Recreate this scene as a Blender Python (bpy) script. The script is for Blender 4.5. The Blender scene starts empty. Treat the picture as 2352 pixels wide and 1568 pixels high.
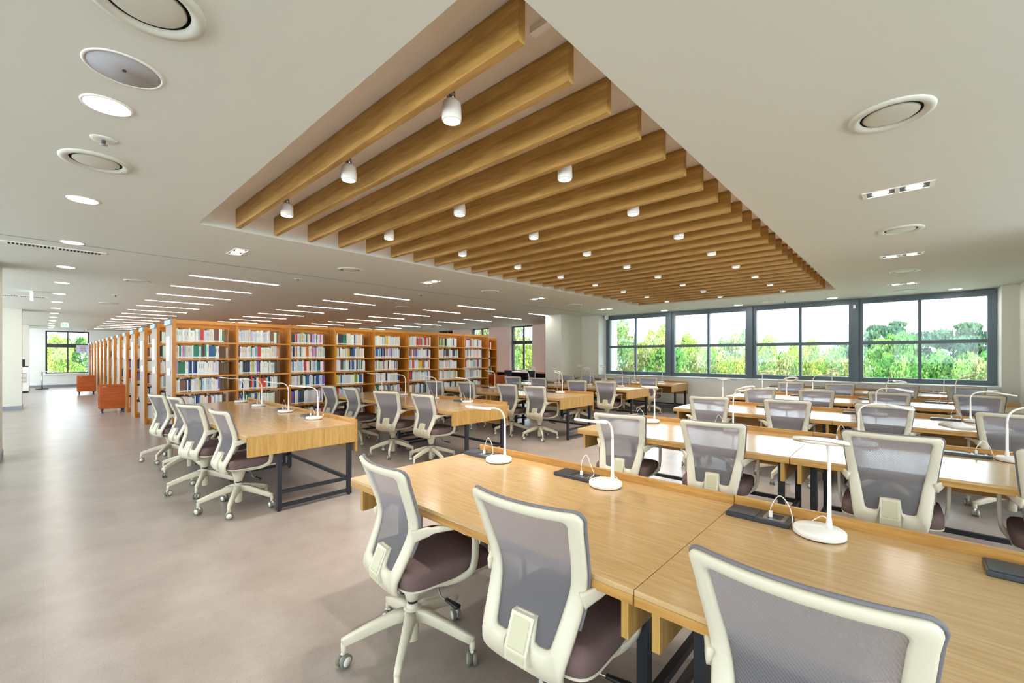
import bpy, math, random
from mathutils import Vector, Matrix
R = math.radians
rnd = random.Random(7)
scn = bpy.context.scene
COL = scn.collection

# ------------------------------------------------------------------ camera, world, sun, exposure
cam_d = bpy.data.cameras.new('camera'); cam_d.sensor_width = 36; cam_d.lens = 989/2352*36
cam_d.shift_y = 34/2352; cam_d.clip_end = 400; cam_d.clip_start = 0.05
cam = bpy.data.objects.new('camera', cam_d); COL.objects.link(cam)
cam.location = (0, 0, 1.42); cam.rotation_euler = (R(90), 0, R(42.6)); scn.camera = cam
scn.view_settings.view_transform = 'Standard'; scn.view_settings.look = 'None'
scn.view_settings.gamma = 1; scn.view_settings.use_curve_mapping = False
scn.view_settings.exposure = 0.30
SKY = 6.8; PANEL = 24.0; DOWN = 70.0; SPOTW = 60.0
w = bpy.data.worlds.new('sky'); scn.world = w; w.use_nodes = True
nt = w.node_tree; bg = nt.nodes['Background']
tc = nt.nodes.new('ShaderNodeTexCoord'); sx = nt.nodes.new('ShaderNodeSeparateXYZ'); cr = nt.nodes.new('ShaderNodeValToRGB')
nt.links.new(tc.outputs['Generated'], sx.inputs[0]); nt.links.new(sx.outputs['Z'], cr.inputs[0]); nt.links.new(cr.outputs[0], bg.inputs[0])
cr.color_ramp.elements[0].position = 0.0; cr.color_ramp.elements[0].color = (0.84, 0.94, 1, 1)
cr.color_ramp.elements[1].position = 0.5; cr.color_ramp.elements[1].color = (0.74, 0.88, 1.0, 1)
bg.inputs[1].default_value = SKY
sd = bpy.data.lights.new('sun', 'SUN'); sd.energy = 3.0; sd.angle = R(2); sd.color = (1, .95, .85)
so = bpy.data.objects.new('sun', sd); COL.objects.link(so)
so.rotation_euler = Vector((-0.55, 0.35, -1.0)).to_track_quat('-Z', 'Y').to_euler()
try:
    scn.cycles.use_denoising = True
    scn.cycles.max_bounces = 8; scn.cycles.diffuse_bounces = 5; scn.cycles.glossy_bounces = 3
    scn.cycles.transparent_max_bounces = 12; scn.cycles.sample_clamp_indirect = 6.0
    scn.cycles.caustics_reflective = False; scn.cycles.caustics_refractive = False
except Exception:
    pass

# ------------------------------------------------------------------ materials
def srgb(r, g, b):
    f = lambda c: (c/255/12.92) if c/255 <= .04045 else ((c/255+.055)/1.055)**2.4
    return (f(r), f(g), f(b), 1)
def mat(name, col, rough=.5, spec=.5, metal=0, noise=None, coat=0, bump=0):
    m = bpy.data.materials.new(name); m.use_nodes = True; t = m.node_tree; b = t.nodes['Principled BSDF']
    b.inputs['Base Color'].default_value = col; b.inputs['Roughness'].default_value = rough
    b.inputs['Specular IOR Level'].default_value = spec; b.inputs['Metallic'].default_value = metal
    if coat: b.inputs['Coat Weight'].default_value = coat; b.inputs['Coat Roughness'].default_value = .2
    if noise:
        sc, amt = noise
        c = t.nodes.new('ShaderNodeTexCoord'); n = t.nodes.new('ShaderNodeTexNoise'); n.inputs['Scale'].default_value = sc
        n.inputs['Detail'].default_value = 4
        mx = t.nodes.new('ShaderNodeMix'); mx.data_type = 'RGBA'; mx.blend_type = 'MULTIPLY'; mx.inputs[0].default_value = 1
        r = t.nodes.new('ShaderNodeMapRange'); r.inputs['To Min'].default_value = 1-amt; r.inputs['To Max'].default_value = 1+amt
        t.links.new(c.outputs['Object'], n.inputs['Vector']); t.links.new(n.outputs['Fac'], r.inputs['Value'])
        mx.inputs[6].default_value = col; t.links.new(r.outputs[0], mx.inputs[7]); t.links.new(mx.outputs[2], b.inputs['Base Color'])
        if bump:
            bp = t.nodes.new('ShaderNodeBump'); bp.inputs['Strength'].default_value = bump; bp.inputs['Distance'].default_value = .002
            t.links.new(n.outputs['Fac'], bp.inputs['Height']); t.links.new(bp.outputs[0], b.inputs['Normal'])
    return m
def wood(name, c1, c2, axis='X', scale=1.0, rough=.35, spec=.5, coat=0, world=False):
    m = bpy.data.materials.new(name); m.use_nodes = True; t = m.node_tree; b = t.nodes['Principled BSDF']
    c = t.nodes.new('ShaderNodeTexCoord'); mp = t.nodes.new('ShaderNodeMapping')
    s = [14*scale]*3; s['XYZ'.index(axis)] = 1.1*scale; mp.inputs['Scale'].default_value = s
    src = c.outputs['Object']
    if world:
        g = t.nodes.new('ShaderNodeNewGeometry'); src = g.outputs['Position']
    n = t.nodes.new('ShaderNodeTexNoise'); n.inputs['Scale'].default_value = 2.2; n.inputs['Detail'].default_value = 7; n.inputs['Distortion'].default_value = .6
    n2 = t.nodes.new('ShaderNodeTexNoise'); n2.inputs['Scale'].default_value = 11; n2.inputs['Detail'].default_value = 3
    mm = t.nodes.new('ShaderNodeMath'); mm.operation = 'MULTIPLY_ADD'; mm.inputs[1].default_value = .35
    r = t.nodes.new('ShaderNodeValToRGB'); r.color_ramp.elements[0].position = .48; r.color_ramp.elements[0].color = c1
    r.color_ramp.elements[1].position = .88; r.color_ramp.elements[1].color = c2
    t.links.new(src, mp.inputs[0]); t.links.new(mp.outputs[0], n.inputs['Vector']); t.links.new(mp.outputs[0], n2.inputs['Vector'])
    t.links.new(n2.outputs['Fac'], mm.inputs[0]); t.links.new(n.outputs['Fac'], mm.inputs[2]); t.links.new(mm.outputs[0], r.inputs[0])
    t.links.new(r.outputs[0], b.inputs['Base Color']); b.inputs['Roughness'].default_value = rough; b.inputs['Specular IOR Level'].default_value = spec
    if coat: b.inputs['Coat Weight'].default_value = coat; b.inputs['Coat Roughness'].default_value = .15
    return m
def emit(name, col, s):
    m = bpy.data.materials.new(name); m.use_nodes = True; t = m.node_tree; b = t.nodes['Principled BSDF']
    b.inputs['Base Color'].default_value = col; b.inputs['Emission Color'].default_value = col; b.inputs['Emission Strength'].default_value = s
    return m
M = {}
M['ceiling'] = mat('ceiling_paint', srgb(218, 220, 212), .7, .3, noise=(1.2, .015))
M['recess'] = mat('recess_paint', srgb(232, 222, 210), .8, .2)
M['white'] = mat('white_paint', srgb(240, 243, 238), .7, .3, noise=(2, .015))
M['panelgrey'] = mat('beige_panel', srgb(214, 213, 200), .6, .3, noise=(3, .02))
M['pink'] = mat('pink_wall_paint', srgb(244, 224, 216), .7, .3, noise=(2, .015))
M['base'] = mat('grey_skirting', srgb(140, 143, 152), .5)
M['desktop'] = wood('oak_veneer_top', srgb(180, 144, 94), srgb(200, 166, 116), 'X', 2.0, .22, .5, .35)
M['deskedge'] = wood('oak_veneer_edge', srgb(164, 116, 50), srgb(196, 150, 82), 'X', 1.3, .4)
M['deskside'] = wood('oak_veneer_panel', srgb(172, 130, 62), srgb(198, 158, 90), 'Z', 1.6, .4)
M['slat'] = wood('slat_oak', srgb(148, 108, 44), srgb(190, 150, 84), 'X', .8, .45)
M['shelf'] = wood('bookcase_wood', srgb(182, 108, 30), srgb(210, 142, 52), 'Z', .8, .35)
M['shelfh'] = wood('bookcase_shelf_wood', srgb(190, 116, 30), srgb(216, 148, 52), 'Y', .8, .35)
M['cart'] = wood('cart_wood', srgb(160, 70, 12), srgb(188, 92, 22), 'Y', .8, .35)
M['black'] = mat('black_steel', srgb(34, 37, 44), .4, .5)
M['cream'] = mat('cream_plastic', srgb(213, 205, 183), .42, .45)
M['cream2'] = mat('cream_plate', srgb(196, 190, 158), .38, .45)
M['wplastic'] = mat('white_plastic', srgb(236, 232, 226), .3, .5)
M['rubber'] = mat('grey_tyre', srgb(118, 118, 104), .6)
M['darkpl'] = mat('dark_plastic', srgb(24, 25, 28), .4)
M['padblack'] = mat('socket_black', srgb(44, 48, 54), .3)
M['seat'] = mat('plum_fabric', srgb(112, 91, 89), .9, .2, noise=(260, .22), bump=.25)
M['chrome'] = mat('steel', srgb(170, 170, 172), .25, .5, .9)
M['alu'] = mat('window_frame_paint', srgb(90, 104, 114), .45, .4)
M['alud'] = mat('dark_window_frame', srgb(62, 62, 68), .45, .4)
M['grille'] = mat('speaker_grille', srgb(170, 169, 172), .6, .3, noise=(200, .1))
M['endpanel'] = mat('end_panel_laminate', srgb(128, 112, 98), .4, .4)
M['blue'] = mat('blue_sign', srgb(142, 178, 196), .4)
M['paper'] = mat('paper', srgb(240, 240, 238), .8)
M['dark'] = mat('dark_void', srgb(30, 30, 30), .8)
M['navy'] = mat('dark_blue_fabric', srgb(40, 42, 56), .8)
M['ext'] = mat('exterior_render', srgb(228, 228, 224), .9)
M['stone'] = mat('sill_stone', srgb(205, 207, 200), .35, .5)
M['grass'] = mat('ground_green', srgb(168, 176, 160), .9, noise=(.4, .2))
M['hill'] = mat('hill_green', srgb(128, 160, 150), .95, noise=(.35, .25))
M['trunk'] = mat('bark', srgb(96, 84, 66), .9, noise=(6, .2))
M['panel_e'] = emit('led_panel', (1, .98, .96, 1), PANEL)
M['down_e'] = emit('downlight_lens', (1, .96, .89, 1), DOWN)
M['spot_e'] = emit('spot_lens', (1, .9, .74, 1), 26)
M['exit_e'] = emit('exit_green', (.02, .45, .22, 1), .5)
M['exit_w'] = emit('exit_white', (.75, 1, .97, 1), .5)

def floor_mat():
    m = bpy.data.materials.new('vinyl_floor'); m.use_nodes = True; t = m.node_tree; b = t.nodes['Principled BSDF']
    g = t.nodes.new('ShaderNodeNewGeometry')
    n = t.nodes.new('ShaderNodeTexNoise'); n.inputs['Scale'].default_value = 2.2; n.inputs['Detail'].default_value = 8; n.inputs['Roughness'].default_value = .65
    r = t.nodes.new('ShaderNodeValToRGB'); r.color_ramp.elements[0].position = .3; r.color_ramp.elements[0].color = srgb(142, 130, 122)
    r.color_ramp.elements[1].position = .72; r.color_ramp.elements[1].color = srgb(168, 157, 149)
    n2 = t.nodes.new('ShaderNodeTexNoise'); n2.inputs['Scale'].default_value = 130; n2.inputs['Detail'].default_value = 3
    r2 = t.nodes.new('ShaderNodeValToRGB'); r2.color_ramp.elements[0].position = .3; r2.color_ramp.elements[0].color = (.62, .58, .54, 1)
    r2.color_ramp.elements[1].position = .45; r2.color_ramp.elements[1].color = (1, 1, 1, 1)
    br = t.nodes.new('ShaderNodeTexBrick'); br.inputs['Scale'].default_value = 1.0; br.inputs['Mortar Size'].default_value = .0015
    br.inputs['Brick Width'].default_value = .9; br.inputs['Row Height'].default_value = .9; br.offset = 0
    br.inputs['Color1'].default_value = (1, 1, 1, 1); br.inputs['Color2'].default_value = (.97, .97, .97, 1); br.inputs['Mortar'].default_value = (.9, .89, .88, 1)
    a = t.nodes.new('ShaderNodeMix'); a.data_type = 'RGBA'; a.blend_type = 'MULTIPLY'; a.inputs[0].default_value = .55
    c = t.nodes.new('ShaderNodeMix'); c.data_type = 'RGBA'; c.blend_type = 'MULTIPLY'; c.inputs[0].default_value = 1
    for x in (n, n2, br): t.links.new(g.outputs['Position'], x.inputs['Vector'])
    t.links.new(n.outputs['Fac'], r.inputs[0]); t.links.new(n2.outputs['Fac'], r2.inputs[0])
    t.links.new(r.outputs[0], a.inputs[6]); t.links.new(r2.outputs[0], a.inputs[7]); t.links.new(a.outputs[2], c.inputs[6]); t.links.new(br.outputs['Color'], c.inputs[7])
    t.links.new(c.outputs[2], b.inputs['Base Color']); b.inputs['Roughness'].default_value = .28; b.inputs['Specular IOR Level'].default_value = .6
    return m
M['floor'] = floor_mat()
def glass_mat():
    m = bpy.data.materials.new('window_glass'); m.use_nodes = True; t = m.node_tree; t.nodes.clear()
    o = t.nodes.new('ShaderNodeOutputMaterial'); a = t.nodes.new('ShaderNodeBsdfTransparent'); g = t.nodes.new('ShaderNodeBsdfGlossy')
    a.inputs[0].default_value = (.96, .98, .98, 1); g.inputs['Roughness'].default_value = .02; mx = t.nodes.new('ShaderNodeMixShader')
    f = t.nodes.new('ShaderNodeFresnel'); f.inputs[0].default_value = 1.3
    t.links.new(f.outputs[0], mx.inputs[0]); t.links.new(a.outputs[0], mx.inputs[1]); t.links.new(g.outputs[0], mx.inputs[2]); t.links.new(mx.outputs[0], o.inputs[0])
    return m
M['glass'] = glass_mat()
def mesh_mat():
    m = bpy.data.materials.new('chair_mesh_fabric'); m.use_nodes = True; t = m.node_tree; b = t.nodes['Principled BSDF']; o = t.nodes['Material Output']
    b.inputs['Base Color'].default_value = srgb(130, 127, 130); b.inputs['Roughness'].default_value = .7; b.inputs['Specular IOR Level'].default_value = .3
    tr = t.nodes.new('ShaderNodeBsdfTransparent'); mx = t.nodes.new('ShaderNodeMixShader')
    c = t.nodes.new('ShaderNodeTexCoord'); wv = t.nodes.new('ShaderNodeTexWave'); wv.inputs['Scale'].default_value = 62; wv.wave_type = 'BANDS'; wv.bands_direction = 'DIAGONAL'
    wv.inputs['Distortion'].default_value = 0
    r = t.nodes.new('ShaderNodeMapRange'); r.inputs['To Min'].default_value = .05; r.inputs['To Max'].default_value = .34
    t.links.new(c.outputs['Object'], wv.inputs['Vector']); t.links.new(wv.outputs['Fac'], r.inputs['Value']); t.links.new(r.outputs[0], mx.inputs[0])
    tl = t.nodes.new('ShaderNodeBsdfTranslucent'); tl.inputs[0].default_value = srgb(176, 178, 200); m2 = t.nodes.new('ShaderNodeMixShader'); m2.inputs[0].default_value = .3
    t.links.new(b.outputs[0], m2.inputs[1]); t.links.new(tl.outputs[0], m2.inputs[2])
    t.links.new(m2.outputs[0], mx.inputs[1]); t.links.new(tr.outputs[0], mx.inputs[2]); t.links.new(mx.outputs[0], o.inputs[0])
    return m
M['mesh'] = mesh_mat()
def attr_mat(name, rough=.55, src='attr', trans=0):
    m = bpy.data.materials.new(name); m.use_nodes = True; t = m.node_tree; b = t.nodes['Principled BSDF']
    if src == 'attr':
        a = t.nodes.new('ShaderNodeAttribute'); a.attribute_name = 'tint'; out = a.outputs['Color']
    else:
        a = t.nodes.new('ShaderNodeObjectInfo'); out = a.outputs['Color']
    t.links.new(out, b.inputs['Base Color']); b.inputs['Roughness'].default_value = rough
    b.inputs['Specular IOR Level'].default_value = .3
    if trans:
        o = t.nodes['Material Output']; tl = t.nodes.new('ShaderNodeBsdfTranslucent'); mx = t.nodes.new('ShaderNodeMixShader'); mx.inputs[0].default_value = trans
        t.links.new(out, tl.inputs[0]); t.links.new(b.outputs[0], mx.inputs[1]); t.links.new(tl.outputs[0], mx.inputs[2]); t.links.new(mx.outputs[0], o.inputs[0])
    return m
M['bookcol'] = attr_mat('book_cover', .5, 'obj')
M['books'] = attr_mat('book_covers', .5, 'attr')
M['leaf'] = attr_mat('leaves', .8, 'attr', .35)
M['pages'] = mat('page_edges', srgb(196, 178, 146), .9)
M['spinelab'] = mat('spine_label', srgb(238, 238, 234), .6)
M['titleink'] = mat('spine_title', srgb(110, 104, 108), .6)

# ------------------------------------------------------------------ mesh helpers
class MB:
    def __init__(s): s.v = []; s.f = []; s.m = []; s.sm = []
    def add(s, vs, fs, mi=0, smooth=False, tf=None):
        o = len(s.v)
        for p in vs:
            p = Vector(p)
            if tf: p = tf @ p
            s.v.append(tuple(p))
        for f in fs: s.f.append([i+o for i in f]); s.m.append(mi); s.sm.append(smooth)
        return s
    def box(s, x0, x1, y0, y1, z0, z1, mi=0, tf=None):
        vs = [(x0,y0,z0),(x1,y0,z0),(x1,y1,z0),(x0,y1,z0),(x0,y0,z1),(x1,y0,z1),(x1,y1,z1),(x0,y1,z1)]
        return s.add(vs, [(0,3,2,1),(4,5,6,7),(0,1,5,4),(1,2,6,5),(2,3,7,6),(3,0,4,7)], mi, False, tf)
    def lathe(s, prof, n=24, mi=0, tf=None, smooth=True, cap=True):
        vs = []; fs = []
        for r, z in prof:
            for i in range(n): a = 2*math.pi*i/n; vs.append((r*math.cos(a), r*math.sin(a), z))
        for k in range(len(prof)-1):
            for i in range(n):
                j = (i+1) % n; fs.append((k*n+i, k*n+j, (k+1)*n+j, (k+1)*n+i))
        if cap:
            fs.append(tuple(range(n-1, -1, -1))); fs.append(tuple(range((len(prof)-1)*n, len(prof)*n)))
        return s.add(vs, fs, mi, smooth, tf)
    def tube(s, pts, r, n=10, mi=0, flat=None, up=(0,0,1), tf=None, smooth=True):
        """sweep along pts; r number or list; flat=(w,h) rect section list allowed"""
        pts = [Vector(p) for p in pts]; k = len(pts); vs = []; fs = []; upv = Vector(up)
        for i, p in enumerate(pts):
            d = (pts[min(i+1, k-1)]-pts[max(i-1, 0)]).normalized()
            sd_ = d.cross(upv)
            if sd_.length < 1e-3: sd_ = d.cross(Vector((0, 1, 0)))
            sd_.normalize(); u2 = sd_.cross(d).normalized()
            if flat:
                a, b = flat[i] if isinstance(flat, list) else flat
                c = .3
                sec = [(-a,-b*(1-c)),(-a*(1-c*.5),-b),(a*(1-c*.5),-b),(a,-b*(1-c)),(a,b*(1-c)),(a*(1-c*.5),b),(-a*(1-c*.5),b),(-a,b*(1-c))]
                for q, w_ in sec: vs.append(p+sd_*q+u2*w_)
            else:
                rr = r[i] if isinstance(r, list) else r
                for j in range(n): a = 2*math.pi*j/n; vs.append(p+sd_*rr*math.cos(a)+u2*rr*math.sin(a))
        n_ = 8 if flat else n
        for i in range(k-1):
            for j in range(n_): fs.append((i*n_+j, i*n_+(j+1) % n_, (i+1)*n_+(j+1) % n_, (i+1)*n_+j))
        fs.append(tuple(range(n_-1, -1, -1))); fs.append(tuple(range((k-1)*n_, k*n_)))
        return s.add(vs, fs, mi, smooth, tf)
    def mesh(s, name, mats):
        me = bpy.data.meshes.new(name); me.from_pydata(s.v, [], s.f)
        for m in (mats if isinstance(mats, (list, tuple)) else [mats]): me.materials.append(M[m] if isinstance(m, str) else m)
        me.polygons.foreach_set('material_index', s.m); me.polygons.foreach_set('use_smooth', s.sm); me.update()
        return me
def tag(o, label=None, cat=None, group=None, kind=None):
    if label: o['label'] = label
    if cat: o['category'] = cat
    if group: o['group'] = group
    if kind: o['kind'] = kind
    return o
def obj(name, me, parent=None, loc=None, rz=0, bevel=0, seg=2):
    o = bpy.data.objects.new(name, me); COL.objects.link(o)
    if parent: o.parent = parent
    if loc: o.location = loc
    if rz: o.rotation_euler = (0, 0, rz)
    if bevel:
        b = o.modifiers.new('edge', 'BEVEL'); b.width = bevel; b.segments = seg; b.limit_method = 'ANGLE'; b.angle_limit = R(40)
        try: b.harden_normals = True
        except Exception: pass
    return o
def empty(name, loc, rz=0):
    o = bpy.data.objects.new(name, None); o.empty_display_size = .1; COL.objects.link(o); o.location = loc; o.rotation_euler = (0, 0, rz); return o
def bez(p0, p1, p2, p3, n=10):
    p0, p1, p2, p3 = map(Vector, (p0, p1, p2, p3)); out = []
    for i in range(n+1):
        t = i/n; out.append(p0*(1-t)**3+p1*3*t*(1-t)**2+p2*3*t*t*(1-t)+p3*t**3)
    return out
def spline(P, n=8):
    P = [Vector(p) for p in P]; out = []
    for i in range(len(P)-1):
        a, b, c, d = P[max(i-1,0)], P[i], P[i+1], P[min(i+2,len(P)-1)]
        for k in range(n):
            t = k/n; out.append(.5*((2*b)+(-a+c)*t+(2*a-5*b+4*c-d)*t*t+(-a+3*b-3*c+d)*t**3))
    out.append(P[-1]); return out
def struct(name, mb, m, parent=None):
    o = obj(name, mb.mesh(name, m), parent)
    if not parent: o['kind'] = 'structure'
    return o
ORD = ['first','second','third','fourth','fifth','sixth','seventh','eighth','ninth','tenth','eleventh','twelfth','thirteenth','fourteenth','fifteenth','sixteenth','seventeenth','eighteenth','nineteenth','twentieth','twenty-first','twenty-second','twenty-third','twenty-fourth','twenty-fifth','twenty-sixth','twenty-seventh','twenty-eighth','twenty-ninth','thirtieth','thirty-first','thirty-second','thirty-third','thirty-fourth','thirty-fifth','thirty-sixth','thirty-seventh','thirty-eighth','thirty-ninth','fortieth']

# ------------------------------------------------------------------ shell of the room
H = 2.68; XW, XE, YS, YN = -29.2, 3.6, -4.0, 13.3
PX0, PX1, PY0, PY1, PZ = -4.96, -1.0, .99, 10.15, 2.864
struct('floor', MB().box(XW-.2, XE+.2, YS-.2, YN+.3, -.12, 0), 'floor')
c = MB()
c.box(XW, PX0, YS, YN, H, H+.06); c.box(PX1, .907, YS, YN, H, H+.06); c.box(.907, XE, YS, YN, H+.012, H+.06)
c.box(PX0, PX1, YS, PY0, H, H+.06); c.box(PX0, PX1, PY1, YN, H, H+.06)
c.box(XW, XE, YS, YN, H+.3, H+.4)
struct('ceiling', c, 'ceiling')
r = MB(); r.box(PX0-.02, PX1+.02, PY0-.02, PY1+.02, PZ, PZ+.03)
HR = H+.06; r.box(PX0-.02, PX0, PY0-.02, PY1+.02, HR, PZ); r.box(PX1, PX1+.02, PY0-.02, PY1+.02, HR, PZ)
r.box(PX0, PX1, PY0-.02, PY0, HR, PZ); r.box(PX0, PX1, PY1, PY1+.02, HR, PZ)
struct('ceiling_recess', r, 'recess')
struct('trim_1', MB().box(-6.905, -6.89, YS, YN, H-.004, H+.001), 'base')
# far aisle wall with its window
WY0, WY1, WZ0, WZ1 = .05, 1.49, .62, 2.6
wf = MB()
wf.box(XW-.2, XW, YS-.2, WY0, 0, H+.3); wf.box(XW-.2, XW, WY1, YN+.3, 0, H+.3); wf.box(XW-.2, XW, WY0, WY1, 0, WZ0); wf.box(XW-.2, XW, WY0, WY1, WZ1, H+.3)
struct('wall_far', wf, 'white')
wl = MB(); wl.box(XW, -9, YS-.2, YS, 0, .5); wl.box(-9, XE, YS-.2, YS, 0, 1.1)  # unseen wall; wide openings added so daylight reaches the ceiling
for x in range(-29, 4, 4): hp = .5 if x > -9 else .2; wl.box(x-hp, x+hp, YS-.2, YS, 1.1, H+.3)
struct('wall_left', wl, 'white')
wl = MB(); wl.box(XE, XE+.2, YS-.2, YN+.3, 0, 1.1)  # wall out of view, open band between posts added to let daylight in
for y in (-4, 0, 4, 8, 12): wl.box(XE, XE+.2, y-.5, y+.5, 1.1, H+.3)
struct('wall_right', wl, 'white')
struct('baseboard_far', MB().box(XW, XW+.02, YS, 1.9, 0, .1), 'base')
struct('baseboard_left', MB().box(XW, XE, YS, YS+.02, 0, .1), 'base')
def window(name, axis, p, a0, a1, z0, z1, cols, zbars, m='alu', fr=.06, dep=.1, bar=.05, zb=.06):
    """frame in the plane axis=p ; cols = interior mullion positions; zbars = interior horizontal bars"""
    def bx(mb, u0, u1, q0, q1, w0, w1):
        return mb.box(u0, u1, q0, q1, w0, w1) if axis == 'Y' else mb.box(q0, q1, u0, u1, w0, w1)
    f = MB()
    bx(f, a0, a0+fr, p-dep/2, p+dep/2, z0, z1); bx(f, a1-fr, a1, p-dep/2, p+dep/2, z0, z1)
    bx(f, a0+fr, a1-fr, p-dep/2, p+dep/2, z0, z0+fr*.8); bx(f, a0+fr, a1-fr, p-dep/2, p+dep/2, z1-fr, z1)
    for x in cols: bx(f, x-bar/2, x+bar/2, p-dep*.4, p+dep*.4, z0+fr*.8, z1-fr)
    o = obj(name, f.mesh(name, m)); o['kind'] = 'structure'
    g = MB()
    for z, t in zbars: bx(g, a0+fr, a1-fr, p-dep*.42, p+dep*.42, z-t/2, z+t/2)
    obj('glazing_bar', g.mesh('glazing_bar', m), o)
    q = MB(); bx(q, a0+fr*.6, a1-fr*.6, p-.003, p+.003, z0+fr*.5, z1-fr*.5)
    obj('window_pane', q.mesh('window_pane', 'glass'), o)
    return o
# long window wall: bank of four windows
XB = [-7.03, -4.98, -2.91, -.84, 1.23]
mid = [-6.045, -3.94, -1.865, .177]
for i in range(4):
    a0, a1 = XB[i], XB[i+1]
    window(f'window_{i+1}', 'Y', 12.1, a0+.01, a1-.01, .87, 2.68, [mid[i]], [(1.71, .07)], 'alu', .115 if i else .12, .12, .05)
tr = MB()
for x in XB[1:-1]: tr.box(x-.05, x+.05, 12.0, 12.03, .87, 2.68)
struct('trim_2', tr, 'alu')
wn = MB()
wn.box(-7.65, -7.03, 11.6, 12.35, 0, H+.3); wn.box(1.23, XE, 11.6, 12.35, 0, H+.3); wn.box(-7.03, 1.23, 11.66, 12.2, 0, .84)
wn.box(-7.03, 1.23, 12.16, 12.35, 2.68, H+.3)
struct('wall_window', wn, 'white')
struct('trim_3', MB().box(-7.03, 1.23, 11.58, 12.04, .84, .868), 'stone')
struct('baseboard_window', MB().box(-7.65, 1.44, 11.57, 11.595, 0, .1), 'base')
pl = MB(); pl.box(-8.25, -7.655, 10.5, 11.595, 0, H); pl.box(-8.25, -7.655, 11.6, 13.3, 0, H)
struct('wall_pillar', pl, 'panelgrey')
struct('wall_pier', MB().box(1.447, 1.5, 6.5, 11.6, 0, H+.012), 'white')
struct('wall_inset', MB().box(-7.65, -7.03, 11.58, 11.599, .1, H), 'panelgrey')
struct('wall_inset_right', MB().box(1.24, 1.446, 11.58, 11.599, .1, H), 'panelgrey')
# pink wall behind the shelves
PW = [(-12.35, -11.13), (-14.84, -13.62), (-17.33, -16.11), (-19.82, -18.6), (-22.31, -21.09), (-24.8, -23.58)]
pw = MB(); edges = sorted([x for a in PW for x in a]); xs = [XW]+edges+[-8.25]
for i in range(0, len(xs), 2): pw.box(xs[i], xs[i+1], YN, YN+.28, 0, H+.3)
for a, b in PW: pw.box(a, b, YN, YN+.28, 0, .8); pw.box(a, b, YN, YN+.28, H, H+.3)
struct('wall_back', pw, 'pink')
for i, (a, b) in enumerate(PW):
    window(f'window_{i+5}', 'Y', YN+.2, a, b, .8, H, [(a+b)/2], [(2.0, .14)], 'alud', .05, .1, .05)
window('window_11', 'X', XW-.1, WY0, WY1, WZ0, WZ1, [(WY0+WY1)/2], [(1.92, .17)], 'alud', .06, .1, .05)
struct('trim_4', MB().box(XW-.05, XW+.08, WY0-.05, WY1+.05, WZ0-.05, WZ0-.01), 'white')
# columns along the aisle
for i, x in enumerate((-8.9, -17.46, -26.2)):
    cm = MB(); cm.box(x-.6, x, -1.1, -.4, .1, H); o = struct(f'wall_column_{i+1}', cm, 'panelgrey')
    struct(f'baseboard_column_{i+1}', MB().box(x-.61, x+.01, -1.11, -.39, 0, .1), 'base')
# outside the window
struct('exterior_pier', MB().box(-7.75, -7.17, 12.5, 13.0, -6, 4), 'ext')
struct('exterior_ground', MB().box(-120, 90, 13.8, 140, -6.3, -6), 'grass')
struct('exterior_ground_far', MB().box(-120, -30, -60, 13.7, -6.3, -6), 'grass')

# ------------------------------------------------------------------ slats and spots in the recess
sl_me = MB().box(-1.86, 1.86, -.022, .022, 0, .184).mesh('slat_beam', 'slat')
for i in range(26):
    o = obj('ceiling_slat', sl_me, None, (-3.0, 1.298+i*.3442, H-.002), bevel=.002, seg=1)
    tag(o, f'oak ceiling slat, {ORD[i]} counted from the aisle end of the recess', 'ceiling slat', 'oak slats in the ceiling recess')
body_me = MB().lathe([(.016,.108),(.032,.106),(.046,.094),(.050,.076),(.052,.015),(.050,.0),(.044,-.004),(.042,.012)], 24).mesh('spot_housing', 'wplastic')
lens_me = MB().lathe([(.0405,.0),(.0405,.012)], 20).mesh('spot_lens', 'spot_e')
stem_me = MB().lathe([(.019,.106),(.019,.15)], 14).box(-.006,.006,-.028,-.019,.105,.165).box(-.02,.02,-.018,.018,.165,.204).lathe([(.008,.15),(.008,.166)], 8).mesh('spot_bracket', 'chrome')
spl = bpy.data.lights.new('spot_beam', 'SPOT'); spl.energy = SPOTW; spl.spot_size = R(105); spl.spot_blend = .8; spl.shadow_soft_size = .04; spl.color = (1, .94, .85)
for j in range(9):
    for i, x in enumerate((-4.04, -2.90, -1.77)):
        t = empty('track_spotlight', (x, 1.455+j*1.0185, 2.66))
        tag(t, f'white cylinder spotlight, {ORD[j]} from the aisle end, {["bookcase-side","middle","wall-side"][i]} file between slats', 'spotlight', 'spotlights between the ceiling slats')
        obj('spot_housing', body_me, t); obj('spot_lens', lens_me, t); obj('spot_bracket', stem_me, t)
        l = bpy.data.objects.new('spot_beam', spl); COL.objects.link(l); l.parent = t; l.location = (0, 0, -.012)
# track on the recess ceiling next to the first slat
tb = MB().box(-.12, .12, -.018, .018, 0, .03).mesh('power_feed', 'wplastic')
o = obj('track_rail_end', tb, None, (-1.1, 1.46, PZ-.03)); tag(o, 'small white light track end beside the slat nearest the aisle', 'light track')

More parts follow.
